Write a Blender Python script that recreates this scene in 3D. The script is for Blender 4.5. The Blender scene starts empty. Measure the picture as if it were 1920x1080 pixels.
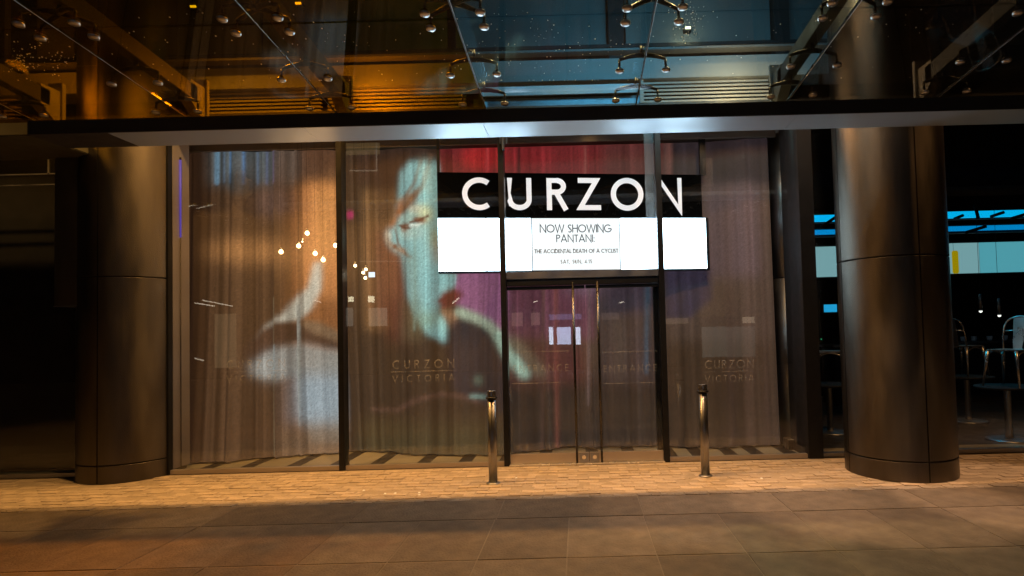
import bpy, bmesh, math, random
import numpy as np
from mathutils import Vector, Matrix
random.seed(4)
rng = np.random.default_rng(4)
S = bpy.context.scene
COL = S.collection
PI = math.pi

# ------------------------------------------------------------------ camera
FPX, PPX, PPY, PITCH, ROLL, EYE = 1100.0, 1085.0, 582.0, .0345, .026, 1.47
c_f = Vector((0, math.cos(PITCH), math.sin(PITCH)))
c_u0 = Vector((0, -math.sin(PITCH), math.cos(PITCH)))
c_up = math.cos(ROLL)*c_u0 + math.sin(ROLL)*Vector((1, 0, 0))
c_rt = math.cos(ROLL)*Vector((1, 0, 0)) - math.sin(ROLL)*c_u0
cam_d = bpy.data.cameras.new('camera'); cam = bpy.data.objects.new('camera', cam_d); COL.objects.link(cam)
cam.matrix_world = Matrix(((c_rt.x, c_up.x, -c_f.x, 0), (c_rt.y, c_up.y, -c_f.y, 0), (c_rt.z, c_up.z, -c_f.z, EYE), (0, 0, 0, 1)))
cam_d.sensor_width = 36; cam_d.lens = 36*FPX/1920
cam_d.shift_x = (960-PPX)/1920; cam_d.shift_y = (PPY-540)/1920
cam_d.clip_end = 300
S.camera = cam

def ray(px, py):
    d = FPX*c_f + (px-PPX)*c_rt + (PPY-py)*c_up
    return d/d.y
def at(px, py, Y):                      # point at depth Y seen at a pixel of the photograph
    d = ray(px, py)*Y
    return Vector((d.x, Y, EYE+d.z))
def ground(px, py, z=0):
    d = ray(px, py); t = (z-EYE)/d.z
    return Vector((d.x*t, t, z))

# ------------------------------------------------------------------ night sky and lamps
W = bpy.data.worlds.new('World'); S.world = W; W.use_nodes = True
W.node_tree.nodes['Background'].inputs[0].default_value = (.10, .13, .22, 1)
W.node_tree.nodes['Background'].inputs[1].default_value = .012
S.view_settings.view_transform = 'Standard'; S.view_settings.look = 'None'
S.view_settings.exposure = 0; S.view_settings.gamma = 1; S.view_settings.use_curve_mapping = False
S.cycles.use_denoising = True
S.cycles.transparent_max_bounces = 24
S.cycles.max_bounces = 8
S.cycles.sample_clamp_indirect = 4

def spot(name, loc, to, power, col, angle, blend, size):
    l = bpy.data.lights.new(name, 'SPOT'); l.energy = power; l.color = col
    l.spot_size = math.radians(angle); l.spot_blend = blend; l.shadow_soft_size = size
    o = bpy.data.objects.new(name, l); COL.objects.link(o); o.location = loc
    o.rotation_euler = (Vector(to)-Vector(loc)).to_track_quat('-Z', 'Y').to_euler()
    return o
def area(name, loc, to, power, col, sx, sy):
    l = bpy.data.lights.new(name, 'AREA'); l.energy = power; l.color = col; l.shape = 'RECTANGLE'; l.size = sx; l.size_y = sy
    o = bpy.data.objects.new(name, l); COL.objects.link(o); o.location = loc
    o.rotation_euler = (Vector(to)-Vector(loc)).to_track_quat('-Z', 'Y').to_euler()
    return o
def point(name, loc, power, col, size):
    l = bpy.data.lights.new(name, 'POINT'); l.energy = power; l.color = col; l.shadow_soft_size = size
    o = bpy.data.objects.new(name, l); COL.objects.link(o); o.location = loc
    return o
FY = 6.55                                # depth of the glass front
WARM = [(-6.9, 420, (1, .56, .20)), (-3.7, 640, (1, .56, .20)), (-1.9, 560, (1, .56, .22)), (.0, 500, (1, .56, .24)), (1.8, 430, (1, .55, .25)), (4.9, 430, (1, .53, .23))]
for x, p, c in WARM:
    spot('floodlight_beam', (x, 5.22, 5.6), (x, 5.22, 0), p*.9, (c[0], c[1]*.92, c[2]*.72), 104 if x in (-3.7, 1.8) else 86, .45, .06)
# unseen lamps added to wash the wall above the canopy: amber on the left, cool in the middle
point('amber_wall_lamp', (-5.6, 5.8, 4.2), 30, (1, .42, .03), .1)
point('amber_wall_lamp.001', (-2.2, 6.15, 4.02), 60, (1, .42, .03), .1)
point('warm_louvre_lamp', (1.75, 6.1, 4.03), 45, (1, .56, .26), .06)
area('cool_wall_lamp', (.9, 4.9, 4.6), (.9, 6.6, 4.7), 58, (.20, .62, .78), 2.6, .3)
point('wall_spot_lamp', at(1290, 52, 6.40), 8, (1, .75, .4), .04)
spot('cafe_lamp', (4.1, 8.0, 2.9), (5.4, 7.2, 1.3), 70, (.02, .62, 1), 50, .5, .1)  # unseen cyan spot added to light the chair back
# unseen warm spots added under the gutter to light the right-hand slabs
for x_, p_ in ((.2, 50), (1.2, 100), (2.4, 180), (3.8, 190), (5.2, 170)):
    spot('gutter_downlight', (x_, 5.05, 3.22), (x_, 5.0, 0), p_, (1, .60, .34), 43, .35, .05)

# ------------------------------------------------------------------ materials
MATS = {}
def nodes(name):
    m = bpy.data.materials.new(name); m.use_nodes = True
    nt = m.node_tree; nt.nodes.clear()
    out = nt.nodes.new('ShaderNodeOutputMaterial')
    return m, nt, out
def rough_noise(nt, scale, lo, hi, sock, coord='Object', stretch=None):
    tc = nt.nodes.new('ShaderNodeTexCoord'); n = nt.nodes.new('ShaderNodeTexNoise'); n.inputs['Scale'].default_value = scale; n.inputs['Detail'].default_value = 6
    src = tc.outputs[coord]
    if stretch:
        mp = nt.nodes.new('ShaderNodeMapping'); mp.inputs['Scale'].default_value = stretch; nt.links.new(src, mp.inputs[0]); src = mp.outputs[0]
    nt.links.new(src, n.inputs['Vector'])
    r = nt.nodes.new('ShaderNodeMapRange'); r.inputs['From Min'].default_value = .3; r.inputs['From Max'].default_value = .7
    r.inputs['To Min'].default_value = lo; r.inputs['To Max'].default_value = hi
    nt.links.new(n.outputs[0], r.inputs[0]); nt.links.new(r.outputs[0], sock)
    return n
def mat(name, col, rough=.6, metal=0, vary=.15, scale=6, bump=0, bscale=60, rand=0, spec=.5, stretch=None):
    if name in MATS: return MATS[name]
    m, nt, out = nodes(name)
    b = nt.nodes.new('ShaderNodeBsdfPrincipled'); nt.links.new(b.outputs[0], out.inputs[0])
    b.inputs['Metallic'].default_value = metal; b.inputs['Specular IOR Level'].default_value = spec
    n = rough_noise(nt, scale, max(.03, rough-.08), min(1, rough+.08), b.inputs['Roughness'], stretch=stretch)
    mx = nt.nodes.new('ShaderNodeMix'); mx.data_type = 'RGBA'
    mx.inputs['A'].default_value = tuple(c*(1-vary) for c in col)+(1,)
    mx.inputs['B'].default_value = tuple(min(1, c*(1+vary)) for c in col)+(1,)
    nt.links.new(n.outputs[0], mx.inputs['Factor'])
    src = mx.outputs['Result']
    if rand:
        oi = nt.nodes.new('ShaderNodeObjectInfo'); hs = nt.nodes.new('ShaderNodeMapRange')
        hs.inputs['To Min'].default_value = 1-rand; hs.inputs['To Max'].default_value = 1+rand
        nt.links.new(oi.outputs['Random'], hs.inputs[0])
        vm = nt.nodes.new('ShaderNodeVectorMath'); vm.operation = 'SCALE'
        nt.links.new(src, vm.inputs[0]); nt.links.new(hs.outputs[0], vm.inputs['Scale']); src = vm.outputs[0]
    nt.links.new(src, b.inputs['Base Color'])
    if bump:
        tc = nt.nodes.new('ShaderNodeTexCoord'); n2 = nt.nodes.new('ShaderNodeTexNoise'); n2.inputs['Scale'].default_value = bscale; n2.inputs['Detail'].default_value = 5
        nt.links.new(tc.outputs['Object'], n2.inputs['Vector'])
        bp = nt.nodes.new('ShaderNodeBump'); bp.inputs['Strength'].default_value = bump; bp.inputs['Distance'].default_value = .01
        nt.links.new(n2.outputs[0], bp.inputs['Height']); nt.links.new(bp.outputs[0], b.inputs['Normal'])
    MATS[name] = m
    return m
def emis(name, col, strength, base=.02):
    if name in MATS: return MATS[name]
    m, nt, out = nodes(name)
    b = nt.nodes.new('ShaderNodeBsdfPrincipled'); b.inputs['Base Color'].default_value = (base, base, base, 1)
    b.inputs['Emission Color'].default_value = tuple(col)+(1,); b.inputs['Emission Strength'].default_value = strength
    b.inputs['Roughness'].default_value = .5
    nt.links.new(b.outputs[0], out.inputs[0]); MATS[name] = m
    return m
def glass(name, tint, refl=1.0, rough=.0, dirt=0):
    m, nt, out = nodes(name)
    t = nt.nodes.new('ShaderNodeBsdfTransparent'); t.inputs[0].default_value = tuple(tint)+(1,)
    g = nt.nodes.new('ShaderNodeBsdfGlossy'); g.inputs['Roughness'].default_value = rough; g.inputs[0].default_value = (1, 1, 1, 1)
    lw = nt.nodes.new('ShaderNodeLayerWeight'); lw.inputs[0].default_value = .5; pw = nt.nodes.new('ShaderNodeMath'); pw.operation = 'POWER'; pw.inputs[1].default_value = 5
    nt.links.new(lw.outputs['Facing'], pw.inputs[0])
    mul = nt.nodes.new('ShaderNodeMath'); mul.operation = 'MULTIPLY_ADD'; mul.inputs[1].default_value = .96; mul.inputs[2].default_value = .04*refl
    mx = nt.nodes.new('ShaderNodeMixShader'); nt.links.new(pw.outputs[0], mul.inputs[0]); nt.links.new(mul.outputs[0], mx.inputs[0])
    nt.links.new(t.outputs[0], mx.inputs[1]); nt.links.new(g.outputs[0], mx.inputs[2])
    res = mx.outputs[0]
    if dirt:
        d = nt.nodes.new('ShaderNodeBsdfDiffuse'); d.inputs[0].default_value = (.55, .52, .48, 1)
        tr = nt.nodes.new('ShaderNodeBsdfTranslucent'); tr.inputs[0].default_value = (.55, .52, .48, 1)
        ad = nt.nodes.new('ShaderNodeMixShader'); nt.links.new(d.outputs[0], ad.inputs[1]); nt.links.new(tr.outputs[0], ad.inputs[2])
        tc = nt.nodes.new('ShaderNodeTexCoord'); n = nt.nodes.new('ShaderNodeTexNoise'); n.inputs['Scale'].default_value = 3; n.inputs['Detail'].default_value = 10; n.inputs['Roughness'].default_value = .7
        nt.links.new(tc.outputs['Object'], n.inputs['Vector'])
        r = nt.nodes.new('ShaderNodeMapRange'); r.inputs['From Min'].default_value = .4; r.inputs['From Max'].default_value = .75; r.inputs['To Min'].default_value = dirt*.3; r.inputs['To Max'].default_value = dirt
        nt.links.new(n.outputs[0], r.inputs[0])
        m2 = nt.nodes.new('ShaderNodeMixShader'); nt.links.new(r.outputs[0], m2.inputs[0]); nt.links.new(res, m2.inputs[1]); nt.links.new(ad.outputs[0], m2.inputs[2]); res = m2.outputs[0]
    nt.links.new(res, out.inputs[0]); MATS[name] = m
    return m
BRONZE = mat('bronze_cladding', (.115, .100, .082), .38, 1, .45, 2.2, bump=.35, bscale=160, stretch=(3, 3, .6))
BRONZE_IN = mat('interior_bronze', (.20, .20, .20), .35, 1, .1, 3)
def brushed(m, rough):
    nt = m.node_tree; b = [n for n in nt.nodes if n.type == 'BSDF_PRINCIPLED'][0]
    tg = nt.nodes.new('ShaderNodeTangent'); tg.direction_type = 'RADIAL'; tg.axis = 'Z'
    b.inputs['Anisotropic'].default_value = .65; b.inputs['Anisotropic Rotation'].default_value = .25
    nt.links.new(tg.outputs[0], b.inputs['Tangent'])
brushed(BRONZE, .3)
HSTEEL = mat('handle_steel', (.075, .07, .065), .3, 1, .1, 6)
RAIL = mat('rail_steel', (.50, .44, .38), .45, .7, .1, 6)
GAP = mat('joint_black', (.012, .011, .010), .8)
BLACK = mat('black_aluminium', (.010, .010, .011), .38, 0, spec=.3)
DARK = mat('dark_panel', (.011, .011, .012), .6, spec=.2)
STEEL = mat('brushed_steel', (.27, .265, .26), .33, 1, .06, 4, stretch=(60, 60, 1))
STEEL2 = mat('dull_steel', (.34, .34, .35), .42, 1, .1, 6)
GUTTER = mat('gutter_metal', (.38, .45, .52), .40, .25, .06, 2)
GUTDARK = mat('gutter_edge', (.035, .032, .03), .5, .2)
SPID = mat('spider_steel', (.06, .057, .055), .35, 1)
ARMP = mat('arm_paint', (.028, .026, .024), .45, 0, .2, 5)
PAINTG = mat('grey_paint', (.16, .17, .175), .5, 0, .08, 4)
CREAM = mat('cream_paint', (.26, .235, .205), .5, 0, .08, 4)
STONE = mat('slab_stone', (.285, .225, .165), .84, 0, .5, 7, bump=.9, bscale=55, rand=.14, spec=.2)
BRICK = mat('paver_clay', (.45, .36, .265), .82, 0, .5, 9, bump=1.0, bscale=45, rand=.13)
GROUT = mat('grout', (.36, .29, .21), .9, 0, .3, 30, bump=.5, bscale=150)
SOFFIT = mat('soffit_metal', (.10, .10, .10), .45, .3, .2, 2)
GLASS = glass('clear_glass', (.96, .97, .97), 1.0, 0, .001)
AMBER = glass('amber_canopy_glass', (.62, .48, .07), 1.0, 0, .006)
TEAL = glass('blue_canopy_glass', (.62, .76, .82), 1.0, 0, .006)
SMOKE = glass('grey_canopy_glass', (.36, .38, .38), 1.0, 0, .005)

# ------------------------------------------------------------------ mesh helpers
class MB:
    def __init__(s): s.v = []; s.f = []; s.sm = []
    def add(s, vs, fs, smooth=False):
        o = len(s.v); s.v += [tuple(v) for v in vs]
        for f in fs: s.f.append([i+o for i in f]); s.sm.append(smooth)
        return s
    def box(s, x0, x1, y0, y1, z0, z1):
        vs = [(x, y, z) for z in (z0, z1) for y in (y0, y1) for x in (x0, x1)]
        return s.add(vs, [(0, 2, 3, 1), (4, 5, 7, 6), (0, 1, 5, 4), (2, 6, 7, 3), (0, 4, 6, 2), (1, 3, 7, 5)])
    def hexa(s, pts):                   # eight corners, bottom ring then top ring
        return s.add(pts, [(3, 2, 1, 0), (4, 5, 6, 7), (0, 1, 5, 4), (1, 2, 6, 5), (2, 3, 7, 6), (3, 0, 4, 7)])
    def lathe(s, prof, n=32, c=(0, 0), a0=0, a1=2*PI, cap=True):
        full = abs(a1-a0-2*PI) < 1e-6; m = n if full else n+1
        vs = []
        for r, z in prof:
            for k in range(m):
                a = a0+(a1-a0)*k/n; vs.append((c[0]+r*math.cos(a), c[1]+r*math.sin(a), z))
        fs = []
        for i in range(len(prof)-1):
            for k in range(n):
                k2 = (k+1) % m; fs.append((i*m+k, i*m+k2, (i+1)*m+k2, (i+1)*m+k))
        s.add(vs, fs, True)
        if cap and full:
            o = len(s.v)-len(vs)
            if prof[0][0] > 1e-4: s.f.append([o+k for k in reversed(range(m))]); s.sm.append(False)
            if prof[-1][0] > 1e-4: s.f.append([o+(len(prof)-1)*m+k for k in range(m)]); s.sm.append(False)
        return s
    def tube(s, pts, r, n=10, closed=False):
        P = [Vector(p) for p in pts]; rings = []; N = len(P)
        prev = None
        for i, p in enumerate(P):
            if closed: t = (P[(i+1) % N]-P[i-1]).normalized()
            else: t = (P[min(i+1, N-1)]-P[max(i-1, 0)]).normalized()
            if prev is None:
                a = Vector((0, 0, 1)) if abs(t.z) < .9 else Vector((1, 0, 0)); u = t.cross(a).normalized()
            else:
                u = (prev-t*prev.dot(t)).normalized()
            prev = u; w = t.cross(u)
            rr = r[i] if isinstance(r, (list, tuple)) else r
            rings.append([p+rr*(math.cos(2*PI*k/n)*u+math.sin(2*PI*k/n)*w) for k in range(n)])
        vs = [v for q in rings for v in q]; fs = []
        for i in range(N if closed else N-1):
            j = (i+1) % N
            for k in range(n): fs.append((i*n+k, i*n+(k+1) % n, j*n+(k+1) % n, j*n+k))
        s.add(vs, fs, True)
        if not closed:
            o = len(s.v)-len(vs)
            s.f.append([o+k for k in reversed(range(n))]); s.sm.append(False)
            s.f.append([o+(N-1)*n+k for k in range(n)]); s.sm.append(False)
        return s
    def disc_box(s, c, r, h, n=16):     # short upright cylinder
        return s.lathe([(r, c[2]), (r, c[2]+h)], n, (c[0], c[1]))
    def mesh(s, name, m=None, bevel=0):
        me = bpy.data.meshes.new(name); me.from_pydata(s.v, [], s.f)
        me.polygons.foreach_set('use_smooth', s.sm)
        bm = bmesh.new(); bm.from_mesh(me); bmesh.ops.recalc_face_normals(bm, faces=bm.faces)
        if bevel:
            bmesh.ops.bevel(bm, geom=[e for e in bm.edges if len(e.link_faces) == 2 and e.calc_face_angle(0) > .6], offset=bevel, segments=2, affect='EDGES')
        bm.to_mesh(me); bm.free()
        if m: me.materials.append(m)
        return me
def put(name, me, parent=None, loc=(0, 0, 0), rot=(0, 0, 0)):
    o = bpy.data.objects.new(name, me); COL.objects.link(o); o.location = loc; o.rotation_euler = rot
    if parent is not None: o.parent = parent
    return o
def part(name, mb, m, parent, bevel=0, label=None, stuff=False, loc=(0, 0, 0), rot=(0, 0, 0)):
    o = put(name, mb.mesh(name, m, bevel), parent, loc, rot)
    if label: o['label'] = label
    if stuff: o['kind'] = 'stuff'
    return o
def tag(o, label=None, cat=None, group=None, kind=None):
    if label: o['label'] = label
    if cat: o['category'] = cat
    if group: o['group'] = group
    if kind: o['kind'] = kind
    return o
def thing(name, label, cat, loc=(0, 0, 0), rz=0, group=None):
    o = bpy.data.objects.new(name, None); COL.objects.link(o); o.empty_display_size = .1
    o.location = loc; o.rotation_euler = (0, 0, rz)
    return tag(o, label, cat, group)
def copy_tree(o, parent=None):
    c = o.copy(); COL.objects.link(c)
    if parent is not None: c.parent = parent
    for ch in list(o.children): copy_tree(ch, c)
    return c
def B(x0, x1, y0, y1, z0, z1): return MB().box(x0, x1, y0, y1, z0, z1)

# ------------------------------------------------------------------ lettering (geometric sans strokes)
def arc(cx, cy, rx, ry, a0, a1, n=28):
    return [(cx+rx*math.cos(math.radians(a0+(a1-a0)*i/n)), cy+ry*math.sin(math.radians(a0+(a1-a0)*i/n))) for i in range(n+1)]
def glyph(ch, w):                       # cap height 1; w is the stroke width; returns advance width and stroke centre lines
    h = w/2; t = 1-h
    if ch == 'A': return .82, [[(h*.6, 0), (.41, 1-h*.3), (.82-h*.6, 0)], [(.17, .30), (.65, .30)]]
    if ch == 'C': return .84, [arc(.5, .5, .5-h, .5-h, 52, 308)]
    if ch == 'D': return .80, [[(h, h), (h, t), (.32, t)]+arc(.32, .5, .48-h, .5-h, 90, -90)+[(h, h)]]
    if ch == 'E': return .50, [[(.5, t), (h, t), (h, h), (.5, h)], [(h, .52), (.46, .52)]]
    if ch == 'F': return .48, [[(.48, t), (h, t), (h, 0)], [(h, .5), (.44, .5)]]
    if ch == 'G': return .98, [arc(.5, .5, .5-h, .5-h, 48, 352), [(.52, .46), (1-h, .46)]]
    if ch == 'H': return .70, [[(h, 0), (h, 1)], [(.7-h, 0), (.7-h, 1)], [(h, .52), (.7-h, .52)]]
    if ch == 'I': return w, [[(h, 0), (h, 1)]]
    if ch == 'L': return .44, [[(h, 1), (h, h), (.44, h)]]
    if ch == 'N': return .80, [[(h, 0), (h, 1-h*.1), (.8-h, h*.1), (.8-h, 1)]]
    if ch == 'O': return 1.0, [arc(.5, .5, .5-h, .5-h, 0, 360, 48)]
    if ch == 'P': return .54, [[(h, 0), (h, t), (.3, t)]+arc(.28, .74, .26-h, .26-h, 90, -90, 16)+[(h, .48+h)]]
    if ch == 'R': return .60, [[(h, 0), (h, t), (.3, t)]+arc(.28, .74, .26-h, .26-h, 90, -90, 16)+[(h, .48+h)], [(.26, .48+h), (.60-h, 0)]]
    if ch == 'S': return .52, [arc(.27, .75, .23-h*.6, .25-h, 35, 270, 18)+arc(.25, .25, .25-h, .25-h+.01, 88, -145, 18)]
    if ch == 'T': return .54, [[(0, t), (.54, t)], [(.27, 0), (.27, 1)]]
    if ch == 'U': return .66, [[(h, 1), (h, .33)]+arc(.33, .33, .33-h, .33-h, 180, 360, 24)+[(.66-h, 1)]]
    if ch == 'V': return .78, [[(h*.6, 1), (.39, h*.3), (.78-h*.6, 1)]]
    if ch == 'W': return 1.16, [[(h*.6, 1), (.31, h*.3), (.58, 1-h*.3), (.85, h*.3), (1.16-h*.6, 1)]]
    if ch == 'Y': return .70, [[(h*.6, 1), (.35, .48), (.70-h*.6, 1)], [(.35, .5), (.35, 0)]]
    if ch == 'Z': return .66, [[(.04, t), (.62-h, t), (h+.02, h), (.66, h)]]
    if ch == '1': return .30, [[(.02, .82), (.22, 1-h), (.22, 0)]]
    if ch == '4': return .56, [[(.42, 0), (.42, 1-h), (h, .26), (.56, .26)]]
    if ch == '5': return .50, [[(.46, t), (.14, t), (.09, .58)]+arc(.24, .33, .26-h, .31-h*.6, 120, -150, 20)]
    if ch == ':': return .14, [[(.07-h, .08), (.07+h, .08)], [(.07-h, .55), (.07+h, .55)]]
    if ch == '.': return .14, [[(.07-h, h), (.07+h, h)]]
    if ch == ',': return .14, [[(.08, h*1.4), (.03, -.14)]]
    return .34, []
def ribbon(mb, pts, w, y0, y1, T):
    n = len(pts); L = []; R = []
    closed = n > 4 and abs(pts[0][0]-pts[-1][0]) < 1e-5 and abs(pts[0][1]-pts[-1][1]) < 1e-5
    for i in range(n):
        def dirn(a, b):
            d = Vector((b[0]-a[0], b[1]-a[1])); return d.normalized() if d.length else d
        if closed and i in (0, n-1): d0 = dirn(pts[-2], pts[-1]); d1 = dirn(pts[0], pts[1])
        else:
            d0 = dirn(pts[max(i-1, 0)], pts[i]) if i else dirn(pts[0], pts[1]); d1 = dirn(pts[i], pts[i+1]) if i < n-1 else d0
        m = (d0+d1); m = m.normalized() if m.length > 1e-4 else d1
        nn = Vector((-m.y, m.x)); k = 1/max(.36, abs(nn.dot(Vector((-d1.y, d1.x)))))
        p = Vector(pts[i]); L.append(p+nn*w/2*k); R.append(p-nn*w/2*k)
    vs = []
    for y in (y0, y1):
        for a, b in zip(L, R): vs += [T(a.x, a.y, y), T(b.x, b.y, y)]
    fs = []; o = 2*n
    for i in range(n-1):
        a = 2*i
        fs += [(a, a+1, a+3, a+2), (o+a+2, o+a+3, o+a+1, o+a), (a, a+2, o+a+2, o+a), (a+1, o+a+1, o+a+3, a+3)]
    fs += [(0, o, o+1, 1), (2*n-2, 2*n-1, o+2*n-1, o+2*n-2)]
    mb.add(vs, fs)
def ch_(c): return c == ':'
def text_line(txt, height, w, width, m, parent, loc, depth=.001):
    """a line of letters, each its own part; the gaps stretch to fit the width"""
    gl = [glyph(c, w) for c in txt]; raw = sum(g[0] for g in gl)
    gap = (width/height-raw)/max(1, len(txt)-1); x = 0
    for k, (adv, st) in enumerate(gl):
        if st:
            for grp in ([[s] for s in st] if ch_(txt[k]) else [st]):
                mb = MB()
                for q, s in enumerate(grp):
                    ribbon(mb, [(p[0]*height, p[1]*height) for p in s], w*height, -depth-.0004*q, .0002*q, lambda a, b, y: (a, y, b))
                part('dot' if ch_(txt[k]) else 'letter', mb, m, parent, loc=(loc[0]+x*height, loc[1], loc[2]))
        x += adv+gap

# ------------------------------------------------------------------ pavement
gm = MB().add([(-60, -40, -.02), (60, -40, -.02), (60, 60, -.02), (-60, 60, -.02)], [(0, 1, 2, 3)])
grd = part('ground', gm, GROUT, None); tag(grd, kind='structure')
pave = part('pavement', B(-14, 12, -3.0, FY-.04, -.06, -.004), GROUT, None); tag(pave, kind='structure')
EDGE = 5.22
def slab_mesh(w, d, t=.05, c=.006):
    x, y = w/2, d/2
    return MB().hexa([(-x, -y, -t), (x, -y, -t), (x, y, -t), (-x, y, -t), (-x+c, -y+c, 0), (x-c, -y+c, 0), (x-c, y-c, 0), (-x+c, y-c, 0)])
# large slabs, stack-bonded rows
rows = [(4.69, EDGE-.005), (3.86, 4.68), (3.03, 3.85), (2.20, 3.02), (1.37, 2.19)]
sw = .585; sm = {}
for i, (y0, y1) in enumerate(rows):
    w = sw if i else 1.17
    d = y1-y0-.008
    sm[i] = slab_mesh(w-.003, d+.002, .05, .003).mesh('paving_slab', STONE)
    nx = int(13.5/w)
    for k in range(nx):
        x = -7.6+.17+w*k+(.3 if i == 0 else 0)
        if x-w/2 > 6.2: continue
        o = put('paving_slab', sm[i], pave, (x, (y0+y1)/2, random.uniform(-.0015, .001)), (random.uniform(-.0015, .0015), random.uniform(-.002, .002), 0))
sm5 = MB()
for k in range(24):
    for y0 in (.54, -.29, -1.12, -1.95):
        x = -7.6+.17+sw*k
        sm5.hexa([(x+a, y0+b, z) for z in (-.05, 0) for a, b in ((.004, 0), (sw-.004, 0), (sw-.004, .822), (.004, .822))])
part('paving_slab', sm5, STONE, pave, stuff=True)
# small clay pavers in running rows up to the glass
bw, bd = .21, .104
pm = [slab_mesh(bw-.007, bd-.007, .04, .005).mesh('paver', BRICK), slab_mesh(bw-.010, bd-.009, .04, .007).mesh('paver', BRICK), slab_mesh(bw-.006, bd-.011, .04, .004).mesh('paver', BRICK)]
cells = []
r = 0; y = EDGE+bd/2+.004
colR, colL = (3.15, 5.88), (-5.05, 6.65)
while y < FY-.05:
    x = -7.4+(bw/2 if r % 2 else 0)
    while x < 6.6:
        if math.hypot(x-colR[0], y-colR[1]) > .45 and math.hypot(x-colL[0], y-colL[1]) > .45: cells.append((x, y))
        x += bw
    y += bd; r += 1
cells.sort(key=lambda c: (c[1]**2 + (c[0]*.35)**2))
vis = [c for c in cells if -5.9 < c[0] < 5.0]; vis.sort(key=lambda c: c[1]**2+(c[0]*.25)**2)
near = set(vis[:300]); rest = MB()
for c in cells:
    z = random.uniform(-.005, .003); rz = random.uniform(-.06, .06)
    if c in near:
        put('paver', random.choice(pm), pave, (c[0], c[1], z), (random.uniform(-.012, .012), random.uniform(-.012, .012), rz))
    else:
        x, y, cc = (bw-.007)/2, (bd-.007)/2, .005
        M = Matrix.Translation((c[0], c[1], z)) @ Matrix.Rotation(rz, 4, 'Z') @ Matrix.Rotation(random.uniform(-.012, .012), 4, 'X')
        rest.hexa([M @ Vector(p) for p in [(-x, -y, -.04), (x, -y, -.04), (x, y, -.04), (-x, y, -.04), (-x+cc, -y+cc, 0), (x-cc, -y+cc, 0), (x-cc, y-cc, 0), (-x+cc, y-cc, 0)]])
# colour of the joined pavers varies by cell too
mb_ = BRICK.copy(); mb_.name = 'paver_clay_joined'
nt = mb_.node_tree; oi = [n for n in nt.nodes if n.type == 'OBJECT_INFO'][0]
wn = nt.nodes.new('ShaderNodeNewGeometry')
for l in list(nt.links):
    if l.from_node == oi:
        to = l.to_socket; nt.links.remove(l); nt.links.new(wn.outputs['Random Per Island'], to)
part('paver', rest, mb_, pave, stuff=True)
# litter and grit between the pavers
lit = MB()
for k in range(260):
    x = random.uniform(-5.4, 4.8); y = random.choice([random.uniform(5.1, 6.45), random.gauss(5.24, .03)]); s_ = random.uniform(.003, .010)
    a = random.uniform(0, 6.28); dx, dy = math.cos(a)*s_, math.sin(a)*s_
    lit.add([(x-dx, y-dy, .002), (x+dy*.5, y-dx*.5, .002), (x+dx, y+dy, .002+s_*.5), (x-dy*.5, y+dx*.5, .003)], [(0, 1, 2, 3)])
lo = part('litter', lit, mat('grit_and_leaf', (.10, .07, .04), .8, 0, .6, 40), None); tag(lo, 'dry leaf crumbs and grit scattered over the clay pavers', 'litter', kind='stuff')
lit = MB()
for px, py in [(682, 921), (722, 927), (741, 926), (786, 925), (786, 929), (1428, 898), (1409, 859), (968, 897)]:
    p = ground(px, py); s_ = .012
    lit.add([(p.x-s_, p.y-s_*.6, .003), (p.x+s_, p.y-s_*.4, .004), (p.x+s_*.7, p.y+s_, .010), (p.x-s_*.6, p.y+s_*.8, .012)], [(0, 1, 2, 3)])
lo = part('paper_scraps', lit, mat('white_scrap', (.8, .8, .8), .5), None); tag(lo, 'tiny white paper scraps lying on the clay pavers', 'litter', kind='stuff')

# ------------------------------------------------------------------ columns
def column(name, c, r, ztop, zj, zb, label, n=20):
    t = thing(name, label, 'column', (c[0], c[1], 0))
    part('column_core', MB().lathe([(r-.012, 0), (r-.012, ztop)], 64), GAP, t)
    g = .006/r
    for z0, z1 in ((.0, zb-.006), (zb+.006, zj-.006), (zj+.006, ztop-.01)):
        me = None
        for q in range(4):
            if me is None:
                mb = MB(); mb.lathe([(r-.010, z0), (r, z0+.002), (r, z0+.004), (r, z1-.004), (r, z1-.002), (r-.010, z1)], n, a0=g, a1=PI/2-g, cap=False)
                me = mb.mesh('cladding_panel', BRONZE)
            o = put('cladding_panel', me, t); o.rotation_euler = (0, 0, q*PI/2)
    return t
column('round_column', colR, .50, 7.0, 2.09, .19, 'thick round bronze column standing clear of the glass, right of the doors').rotation_euler[2] = .0
column('round_column', colL, .50, 7.0, 2.17, .19, 'thick round bronze column abutting the left end of the glass front')

# ------------------------------------------------------------------ bollards
def bollard(px, py, label, lean):
    p = ground(px, py)
    t = thing('bollard', label, 'bollard', (p.x, p.y, 0), 0, 'steel bollards in front of the doors')
    t.rotation_euler = (0, lean, 0)
    part('post', MB().lathe([(.043, .0), (.043, .820)], 28), STEEL, t)
    part('ring', MB().lathe([(.040, .822), (.056, .826), (.058, .834), (.056, .842), (.040, .846)], 28), BLACK, t)
    part('cap', MB().lathe([(.043, .846), (.043, .850), (.043, .898), (.043, .899), (.041, .902), (.040, .9025), (.0, .903)], 28), STEEL, t)
    part('base_plate', MB().lathe([(.068, -.002), (.068, .006), (.045, .012)], 28), STEEL2, t)
bollard(925, 906, 'brushed steel bollard left of the doors, black ring below its cap', -.0)
bollard(1323, 892, 'brushed steel bollard right of the doors, black ring below its cap', .0)

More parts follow.
